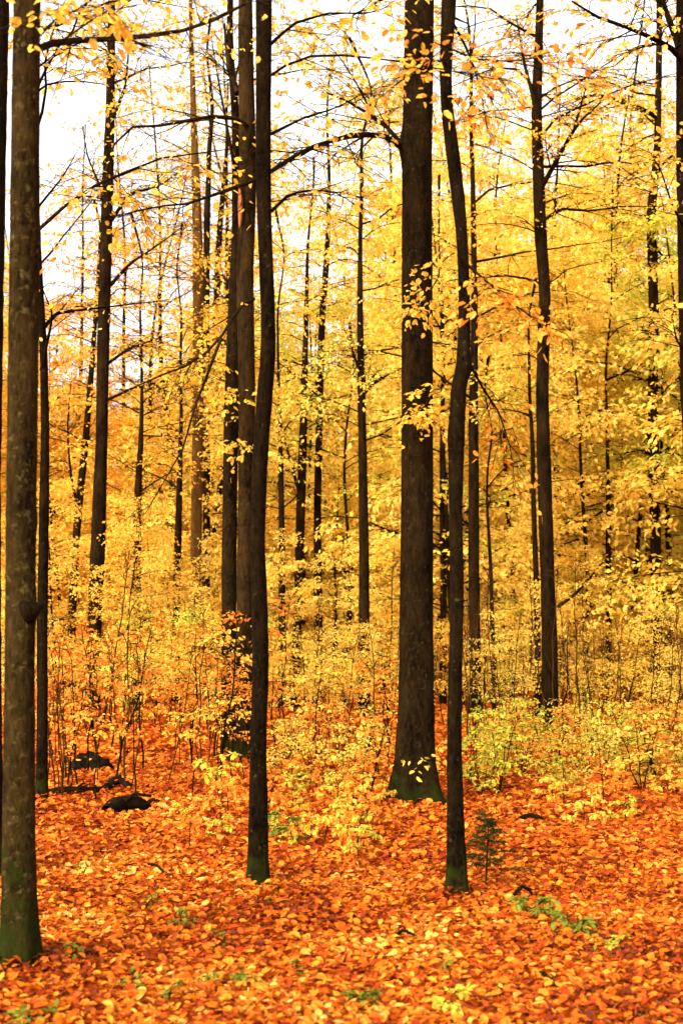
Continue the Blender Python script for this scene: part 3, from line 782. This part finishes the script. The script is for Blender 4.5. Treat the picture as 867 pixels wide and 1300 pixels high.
def proto_sapling(leaf, H, cb, n, L, size, stems=1, name="beech_sapling", cat="sapling", keep=1.0, sub=5, lpt=4, spread=0.25, twig=3):
    root = thing(name, cat, cat)
    cr = MB()
    for s in range(stems):
        K = 7
        P = np.zeros((K, 3)); P[:, 2] = np.linspace(-0.05, H * rg.uniform(0.7, 1), K)
        a = rg.uniform(0, 6.28); lean = spread * (0 if stems == 1 else 1) * H + rg.normal(0, 0.04) * H
        P[:, 0] = np.linspace(0, 1, K) ** 1.2 * lean * math.cos(a) + rg.normal(0, 0.012 * H, K)
        P[:, 1] = np.linspace(0, 1, K) ** 1.2 * lean * math.sin(a) + rg.normal(0, 0.012 * H, K)
        st = MB(); st.add(*tubes(P[None], np.linspace(0.006 + 0.004 * H, 0.002, K)[None], 5), 0)
        st.build("stem", [BARK['dark']], root)
        zz = np.linspace(cb, P[-1, 2] * 0.97, n)
        X = np.stack([np.interp(zz, P[:, 2], P[:, k]) for k in range(3)], 1)
        u = (zz - cb) / max(H - cb, .05)
        Ls = rg.uniform(L * 0.5, L, n) * (1.05 - 0.6 * u)
        lp = make_limbs(X, np.arange(n) * 2.4 + rg.uniform(0, 6), np.radians(rg.uniform(5, 40, n)), np.radians(rg.uniform(-15, 10, n)), Ls, K=5)
        foliate(cr, lp, 0.004, sub=sub, sub_len=(L * 0.25, L * 0.6), twig=twig, twig_len=(L * 0.12, L * 0.3), lpt=lpt, size=size, keep=keep, tilt=0.45, leafdroop=0.2)
    cr.build("foliage", [BARK['dark'], MAT[leaf]], root)
    return root


HOMES = []


def home(o):
    """a prototype becomes the first of its kind that is placed"""
    HOMES.append(o)
    return [o]


def place(pool, loc, rotz, scale, label, group, tilt=(0, 0)):
    if pool[0] in HOMES:
        HOMES.remove(pool[0])
        o = pool[0]
        o.location = loc; o.rotation_euler = (tilt[0], tilt[1], rotz); o.scale = (scale,) * 3
        o["label"] = label; o["group"] = group
        return o
    return copy_tree(pool[0], loc, rotz, scale, label, group, tilt)


# understorey beeches, H about 6 m, leaves down to 0.8 m
seed(101)
US = [home(proto_tree(lf, 6.0, 0.9, 40, 1.9, 0.04, 0.072, lpt=6, keep=0.62)) for lf in ('yellow', 'yellow', 'gold', 'lime', 'yellow', 'gold')]
# tall slender beeches, H about 14 m
seed(102)
TS = [home(proto_tree(lf, 14.0, 2.6, 70, 2.6, 0.10, 0.10, sub=9, sub_len=(0.5, 1.2), lpt=6, keep=0.40)) for lf in ('yellow', 'gold', 'yellow', 'lime')]


def gpoint(x, d):
    X = (x - CX) / FPX * d
    return (X, d, float(gz(X, d)) - 0.02)


def clear(x, d):
    """push a crown behind the mid-distance trunk it would hide"""
    for k in ('T4', 'T6', 'T11', 'T12', 'T13', 'T16', 'T17', 'T18'):
        o, dt = TREES[k]
        xt = CX + o.location.x / o.location.y * FPX
        if abs(x - xt) < 62 and d < dt + 2.2:
            d = dt + 2.2 + 5 * rg.random()
    return d


def ytop_zone(x):
    """how high the foliage closes, as a picture height, over the photograph's width"""
    return np.interp(x, [-120, 40, 90, 170, 260, 330, 430, 520, 640, 760, 1000], [280, 310, 370, 420, 390, 220, 130, 110, 90, 60, 40])


seed(103)
for i in range(122):
    u = (i + rg.uniform(0.1, 0.9)) / 96 if i < 96 else (0.1 + 0.42 * (i - 96 + rg.random()) / 16)
    if i >= 112:
        u = ((75, 155, 200, 222, 270, 352, 430, 492, 640, 750)[i - 112] + 140) / 1150
    d = 24 + 34 * ((i * 0.618) % 1.0) ** 1.1
    x = -140 + 1150 * u
    if x < 520:
        d = 29 + (d - 24) * 0.9
    if i >= 96:
        d = rg.uniform(30, 37)
    d = clear(x, d)
    if i >= 112:
        d = rg.uniform(23.5, 27)
    yt = rg.uniform(0, 1) * 0.9
    yt = ytop_zone(x) * (1 - yt) + 700 * yt
    if i >= 96:
        yt = rg.uniform(500, 640) if i < 112 else rg.uniform(610, 690)
    H = np.clip(CAM_H + (HOR - yt) * d / FPX, 2.4, 10.0)
    if x < 260:
        k = rg.choice([0, 1, 2, 5], p=[.25, .25, .3, .2])
    elif x < 520:
        k = rg.choice([0, 1, 3, 4, 2], p=[.3, .25, .15, .25, .05])
    else:
        k = rg.choice([0, 2, 3, 4], p=[.28, .2, .3, .22])
    side = "left of the twin trunks" if x < 300 else ("behind the very thick trunk" if x < 600 else "on the right beyond the thicket")
    kind = {0: "bright yellow", 1: "bright yellow", 4: "bright yellow", 2: "golden", 3: "yellow green", 5: "golden"}[k]
    place(US[k], gpoint(x, d), rg.uniform(0, 6.28), H / 6.0, f"low {kind} understorey beech {side}", f"{kind} understorey beeches {side}", (rg.normal(0, .04), rg.normal(0, .04)))

seed(104)
for i in range(44):
    x = -170 + 1210 * ((i + rg.random()) / 44)
    d = rg.uniform(56, 100)
    k = rg.choice([0, 1, 2, 3, 4])
    kind = {0: "bright yellow", 1: "bright yellow", 4: "bright yellow", 2: "golden", 3: "yellow green"}[k]
    side = "left of the twin trunks" if x < 300 else ("behind the very thick trunk" if x < 600 else "on the right beyond the thicket")
    place(US[k], gpoint(x, d), rg.uniform(0, 6.28), rg.uniform(0.9, 1.7), f"small {kind} beech far off {side}", f"farthest {kind} low beeches {side}")

seed(105)
for i in range(104):
    u = (i + rg.uniform(0.1, 0.9)) / 104
    x = -160 + 1190 * u
    far = i % 3
    d = (34 + 18 * rg.random()) if far == 0 else ((52 + 26 * rg.random()) if far == 1 else (80 + 50 * rg.random()))
    yt = ytop_zone(x) + rg.uniform(-60, 220) + (rg.uniform(60, 320) if far else 0)
    if 60 < x < 270 and far == 0:
        yt += 40
    H = np.clip(CAM_H + (HOR - yt) * d / FPX, 5.5, 26)
    k = rg.choice([0, 1, 2, 3], p=[.32, .24, .26, .18])
    kind = ["yellow", "golden", "yellow", "pale green tinged"][k]
    side = "left of the twin trunks" if x < 300 else ("behind the very thick trunk" if x < 600 else "right of the slim curving trunk")
    place(TS[k], gpoint(x, d), rg.uniform(0, 6.28), H / 14.0, f"slender {kind} beech far back {side}", f"far {kind} beeches {side}", (rg.normal(0, .03), rg.normal(0, .03)))

seed(106)
LO = [home(proto_tree(lf, 2.6, 0.25, 24, 1.0, 0.016, 0.052, name="young_beech", sub=7, sub_len=(0.25, 0.6), twig=5, lpt=5, keep=0.6, el=(15, 55))) for lf in ('yellow', 'gold', 'lime')]
seed(107)
for i in range(100):
    x = -120 + 1110 * ((i + rg.random()) / 100)
    d = 19.5 + 22 * ((i * 0.618) % 1.0)
    k = rg.choice(3, p=[.45, .35, .2])
    nm = ["yellow", "golden", "yellow green"][k]
    side = "left of the twin trunks" if x < 300 else ("behind the very thick trunk" if x < 600 else "beyond the shrubs on the right")
    place(LO[k], gpoint(x, d), rg.uniform(0, 6.28), rg.uniform(0.42, 0.85), f"low young {nm} beech {side}", f"young {nm} beeches {side}", (rg.normal(0, .06), rg.normal(0, .06)))

# nearly bare tall beeches in the bright gap
seed(108)
TB = [home(proto_tree(lf, 14.0, 3.0, 50, 2.6, 0.085, 0.085, sub=7, sub_len=(0.5, 1.2), twig=4, lpt=6, keep=kp, twigs=True)) for lf, kp in (('gold', 0.22), ('orange', 0.26))]
seed(109)
for i in range(11):
    x = 40 + 300 * ((i + rg.random()) / 8) if i < 8 else (640, 760, 800)[i - 8]
    d = rg.uniform(31, 52)
    yt = rg.uniform(-60, 260)
    H = CAM_H + (HOR - yt) * d / FPX
    k = i % 2
    place(TB[k], gpoint(x, d), rg.uniform(0, 6.28), H / 14.0, f"sparsely leaved {['golden', 'orange'][k]} beech against the white sky", f"sparse {['golden', 'orange'][k]} beeches against the sky", (rg.normal(0, .03), rg.normal(0, .03)))

# saplings, knee to head high
seed(110)
SL = [home(proto_sapling(lf, 1.7, 0.85, 6, 0.6, 0.054, keep=0.5)) for lf in ('orange', 'gold', 'orange', 'yellow')]
seed(111)
for i in range(48):
    x = 60 + 262 * ((i + rg.random()) / 48)
    d = rg.uniform(12.6, 22)
    k = rg.choice(4, p=[.35, .2, .3, .15])
    nm = ["orange", "golden", "orange", "yellow"][k]
    place(SL[k], gpoint(x, d), rg.uniform(0, 6.28), rg.choice([rg.uniform(0.35, 0.8), rg.uniform(0.6, 1.05)]), f"{nm} leaved beech sapling in the thicket left of the sinuous trunk", f"{nm} saplings in the left thicket", (rg.normal(0, .06), rg.normal(0, .06)))
seed(112)
for i in range(20):
    x = 350 + 160 * ((i + rg.random()) / 20)
    d = rg.uniform(14.5, 22)
    k = rg.choice(4, p=[.1, .3, .1, .5])
    nm = ["orange", "golden", "orange", "yellow"][k]
    place(SL[k], gpoint(x, d), rg.uniform(0, 6.28), rg.uniform(0.35, 0.95), f"{nm} leaved beech sapling between the sinuous and the very thick trunk", f"{nm} saplings between the two near trunks", (rg.normal(0, .06), rg.normal(0, .06)))

for x, d, sc_ in ((280, 15.3, 1.0), (292, 15.8, 1.25), (303, 15.2, 0.85), (309, 16.0, 1.1), (318, 15.5, 0.7), (272, 16.3, 1.2)):
    k = rg.choice([0, 2, 1])
    place(SL[k], gpoint(x, d), rg.uniform(0, 6.28), sc_, f"{['orange', 'golden', 'orange'][k]} leaved sapling veiling the foot of the twin trunks", f"{['orange', 'golden', 'orange'][k]} saplings at the twin trunks", (rg.normal(0, .05), rg.normal(0, .05)))

seed(113)
BU = [home(proto_sapling(lf, 0.95, 0.22, 5, 0.45, 0.052, stems=3, name="beech_shrub", cat="shrub", sub=4, keep=0.42)) for lf in ('lime', 'yellow', 'orange')]
seed(114)
for i in range(64):
    x = 590 + 330 * ((i + rg.random()) / 64)
    d = rg.uniform(12.6, 19.5)
    k = rg.choice(3, p=[.55, .25, .2])
    nm = ["yellow green", "yellow", "orange"][k]
    place(BU[k], gpoint(x, d), rg.uniform(0, 6.28), rg.choice([rg.uniform(0.25, 0.6), rg.uniform(0.5, 0.9)]), f"bushy {nm} beech shrub right of the slim curving trunk", f"{nm} shrubs on the right", (rg.normal(0, .05), rg.normal(0, .05)))
seed(115)
for i in range(18):
    x = 345 + 130 * ((i + rg.random()) / 18)
    d = rg.uniform(12.8, 16.5)
    k = rg.choice(3, p=[.25, .4, .35])
    nm = ["yellow green", "yellow", "orange"][k]
    place(BU[k], gpoint(x, d), rg.uniform(0, 6.28), rg.uniform(0.4, 0.8), f"low {nm} beech shrub between the sinuous and the very thick trunk", f"{nm} shrubs between the two near trunks", (rg.normal(0, .05), rg.normal(0, .05)))

# seedlings a hand or two high
seed(116)
SD = [home(proto_sapling(lf, 0.42, 0.14, 5, 0.20, 0.05, name="beech_seedling", cat="seedling", sub=3, twig=2, lpt=3)) for lf in ('gold', 'lime', 'orange')]
seed(117)
for i in range(76):
    d = rg.uniform(9.6, 14.2)
    x = rg.uniform(80, 900) if i % 3 else rg.uniform(360, 480)
    if 470 < x < 600 and d < 13:
        x -= 110
    if 70 < x < 215:
        x += 150
    if d < 10.5 and x > 640:
        d += 2.2
    k = rg.choice(3, p=[.45, .2, .35])
    nm = ["golden", "pale green", "orange"][k]
    zone = "left of the sinuous trunk" if x < 328 else ("between the sinuous and the slim curving trunk" if x < 580 else "right of the slim curving trunk")
    place(SD[k], gpoint(x, d), rg.uniform(0, 6.28), rg.uniform(0.35, 0.95), f"ankle high {nm} beech seedling {zone}", f"{nm} seedlings {zone}", (rg.normal(0, .08), rg.normal(0, .08)))


# bare whips
def proto_whip(H, bk='rust'):
    root = thing("bare_stem", "stem", "bare stem")
    P = np.zeros((8, 3)); P[:, 2] = np.linspace(-0.05, H, 8)
    P[:, 0] = np.cumsum(rg.normal(0, 0.025, 8)); P[:, 1] = np.cumsum(rg.normal(0, 0.025, 8))
    st = MB(); st.add(*tubes(P[None], np.linspace(0.013, 0.004, 8)[None], 5), 0)
    tw = st
    C, t, L = offshoots(P[None], 9, 0.25, 0.6, ang=(25, 50), lift=0.3, t0=0.3)
    tw.add(*tubes(C, np.full((len(C), 1), 1.0) * np.linspace(0.005, 0.002, 4)[None], 4), 0)
    D, t2, L2 = offshoots(C, 3, 0.08, 0.25, K=3, lift=0.2)
    tw.add(*tubes(D, np.full((len(D), 1), 1.0) * np.linspace(0.003, 0.0015, 3)[None], 3), 0)
    tw.build("stem", [BARK[bk]], root)
    return root


seed(118)
WH = [home(proto_whip(h, b)) for h, b in ((1.9, 'rust'), (2.3, 'rust'), (1.6, 'dark'))]
seed(119)
for i in range(108):
    if i < 76:
        x, d = rg.uniform(560, 880), rg.uniform(17.5, 26)
        lab, grp = "bare thin brown stem in the brush behind the right hand shrubs", "bare stems behind the right hand shrubs"
    elif i < 96:
        x, d = rg.uniform(65, 310), rg.uniform(12.5, 16)
        lab, grp = "bare thin dark stem in the thicket left of the sinuous trunk", "bare stems in the left thicket"
    else:
        x, d = rg.uniform(345, 500), rg.uniform(14, 20)
        lab, grp = "bare thin stem between the sinuous and the very thick trunk", "bare stems between the two near trunks"
    place(WH[i % 3], gpoint(x, d), rg.uniform(0, 6.28), rg.uniform(0.5, 1.05), lab, grp, (rg.normal(0, .08), rg.normal(0, .08)))


# ------------------------------------------------------------------ single small things on the forest floor
PERCH = []


def fallen(name, label, pts, r, bark='moss', stubs=3):
    root = thing(name, label, "fallen log" if "log" in name else "fallen branch", (0, 0, 0))
    p = resample(pts, 9); base = p[0].copy()
    root.location = base
    if r > 0.03:
        PERCH.append((p, r))
    mb = MB(); mb.add(*tubes(p[None], (np.array([.6, .95, 1, 1, .95, .9, .85, .7, .3]) * r * rg.uniform(.85, 1.12, 9))[None], 9), 0)
    mb.build("stem", [BARK[bark]], root, origin=base)
    C, t, L = offshoots(p[None], stubs, 3 * r, 9 * r, lift=0.4)
    for q in C:
        tb = MB(); tb.add(*tubes(q[None], r * .35 * np.linspace(1, .4, 4)[None], 5), 0)
        tb.build("twig", [BARK[bark]], root, origin=base)
    return root


def onground(x, y, up=0.0):
    d = db(y)
    p = W(x, y, d)
    return np.array([p[0], d, float(gz(p[0], d)) + up])


fallen("fallen_log", "short black mossy log lying on the leaves left of the sinuous trunk", [onground(136, 1030, .05), onground(152, 1024, .09), onground(172, 1022, .10), onground(192, 1021, .05)], 0.075)
fallen("fallen_log", "long thin dark log lying on leaves behind the short black log", [onground(58, 1000, .05), onground(90, 998, .06), onground(115, 997, .05), onground(140, 994, .04)], 0.04)
fallen("fallen_branch", "dark rotten branch on the leaves just beyond the short black log", [onground(132, 994, .04), onground(150, 991, .10), onground(168, 994, .04)], 0.045)
fallen("fallen_branch", "dark stick lying in the leaf litter at bottom right of centre", [onground(676, 1226, .03), onground(690, 1234, .05), onground(704, 1240, .03)], 0.012, stubs=2)
fallen("fallen_branch", "small dark twig in the litter below the very thick trunk", [onground(497, 1184, .03), onground(512, 1180, .06), onground(528, 1184, .04), onground(538, 1186, .03)], 0.009, stubs=3)
fallen("fallen_branch", "dark curled twig on the leaves right of the spruce seedling", [onground(646, 1128, .03), onground(662, 1122, .09), onground(676, 1120, .05), onground(664, 1138, .03)], 0.012, stubs=5)
fallen("fallen_branch", "thin dark branch on the ground right of the spruce seedling, farther back", [onground(655, 1040, .04), onground(672, 1036, .07), onground(690, 1037, .05)], 0.02, stubs=3)
fallen("fallen_branch", "brown brushy twig lying between the left trunk and the sinuous trunk", [onground(180, 1098, .03), onground(198, 1106, .07), onground(212, 1112, .04)], 0.009, stubs=6)

# mossy mound
PERCH.append((onground(112, 972)[None] + np.array([0, -0.05, 0.03]), 0.14))
seed(77)
mb = MB()
c = onground(112, 972); N, K = 22, 9
th = np.arange(N) / N * 2 * np.pi
V = []
for k in range(K):
    u = k / (K - 1) * math.pi / 2
    rr = math.cos(u) ** 0.7 * (1 + 0.2 * np.sin(3 * th + 1 + u) + 0.12 * np.sin(5 * th - u) + rg.normal(0, .07, N))
    V.append(np.stack([c[0] + 0.23 * rr * np.cos(th), c[1] + 0.2 * rr * np.sin(th), np.full(N, c[2] - 0.03 + 0.2 * math.sin(u)) + rg.normal(0, .022, N)], 1))
idx = np.arange(N * K).reshape(K, N)
a = idx[:-1]; b = np.roll(a, -1, 1); e = idx[1:]; f = np.roll(e, -1, 1)
mb.add(np.concatenate(V), np.stack([a, b, f, e], -1).reshape(-1, 4))
tag(mb.build("tree_stump", [BARK['moss']], origin=tuple(c)), "dark rounded mossy stump among the saplings behind the logs", "stump")


# spruce seedling
def spruce():
    base = onground(616, 1108)
    root = thing("spruce_seedling", "small dark green spruce seedling beside the slim curving trunk", "seedling", base)
    H = 0.46
    P = base + np.stack([np.linspace(0, 0.02, 6), np.zeros(6), np.linspace(-.03, H, 6)], 1)
    st = MB(); st.add(*tubes(P[None], np.linspace(0.009, 0.002, 6)[None], 6)); st.build("stem", [BARK['dark']], root, origin=base)
    n = 25
    zz = np.linspace(0.12, H * 0.97, n)
    X = np.stack([np.interp(zz, P[:, 2] - base[2], P[:, k]) for k in range(3)], 1)
    L = np.interp(zz, [0.1, 0.2, H], [0.26, 0.24, 0.05]) * rg.uniform(.35, 1.35, n)
    lp = make_limbs(X, np.arange(n) * 2.4 + rg.normal(0, .6, n), np.radians(rg.uniform(5, 30, n)), np.radians(rg.uniform(-12, 10, n)), L, K=5)
    fo = MB()
    fo.add(*tubes(lp, np.full((n, 1), .0022) * np.linspace(1, .4, 5)[None], 4), 0)
    C, t, LL = offshoots(lp, 6, .04, .10, K=3, droop=.05)
    fo.add(*tubes(C, np.full((len(C), 1), .0015) * np.ones((1, 3)), 3), 0)
    for pth, m in ((lp, 70), (C, 28)):
        b_, d_, s_ = leaves_on(pth, m, 0.022, droop=0.0)
        d_ = d_ + rg.normal(0, .4, d_.shape)
        fo.add(*leaf_geo(b_, d_, s_, True, 1.0, wide=0.2), 1)
    fo.build("foliage", [BARK['dark'], MAT['needle']], root, origin=base)


seed(120)
spruce()


# green broadleaf seedlings that stand out
def green_plant(label, x, y, H, L, n, size, mat='green', lean=0.0):
    base = onground(x, y)
    root = thing("green_seedling", label, "seedling", base)
    P = base + np.stack([np.linspace(0, lean, 5), np.zeros(5), np.linspace(-.02, H, 5)], 1)
    st = MB(); st.add(*tubes(P[None], np.linspace(.004, .0015, 5)[None], 5)); st.build("stem", [BARK['dark']], root, origin=base)
    zz = np.linspace(H * .4, H * .98, n)
    X = np.stack([np.interp(zz, P[:, 2] - base[2], P[:, k]) for k in range(3)], 1)
    lp = make_limbs(X, np.arange(n) * 2.4, np.radians(rg.uniform(5, 30, n)), np.radians(rg.uniform(-15, 5, n)), rg.uniform(.6, 1, n) * L, K=4)
    fo = MB()
    foliate(fo, lp, .002, sub=3, sub_len=(L * .3, L * .5), twig=2, twig_len=(.03, .07), lpt=3, size=size, tilt=.3, leafdroop=.1)
    fo.build("foliage", [BARK['dark'], MAT[mat]], root, origin=base)


green_plant("bright green seedling against the right of the sinuous trunk's foot", 360, 1062, .22, .14, 5, .05)
green_plant("pale green feathery seedling on the litter right of the slim trunk's foot, nearest the spruce", 690, 1152, .12, .13, 5, .045, lean=-.03)
green_plant("pale green feathery seedling lying low, just below and right of the other", 722, 1176, .10, .13, 5, .045, lean=.05)
green_plant("green leaved beech seedling among the saplings left of the sinuous trunk", 278, 1012, .45, .24, 6, .06, 'lime')
green_plant("low green seedling in the litter at the bottom left corner", 38, 1292, .06, .10, 4, .04)
green_plant("tiny green seedling in the litter at the bottom centre", 460, 1262, .07, .09, 4, .036)
green_plant("tiny green seedling in the litter below the sinuous trunk", 310, 1236, .06, .07, 3, .036)
green_plant("yellow green seedling near the bottom edge right of centre", 572, 1270, .09, .10, 4, .04, 'lime')
green_plant("yellow green seedling on the litter far right of the spruce", 770, 1196, .07, .08, 4, .036, 'lime')


GS = [home(proto_sapling('green', 0.11, 0.03, 4, 0.075, 0.028, name="green_sprig", cat="sprig", sub=2, twig=1, lpt=3))]
seed(301)
for i in range(22):
    y = rg.uniform(1085, 1295)
    p = onground(rg.uniform(70, 860), y)
    place(GS[0], tuple(p), rg.uniform(0, 6.28), rg.uniform(0.4, 1.0), "tiny green sprig poking through the orange leaf litter in front", "green sprigs in the near leaf litter", (rg.normal(0, .15), rg.normal(0, .15)))

seed(5)
litter()
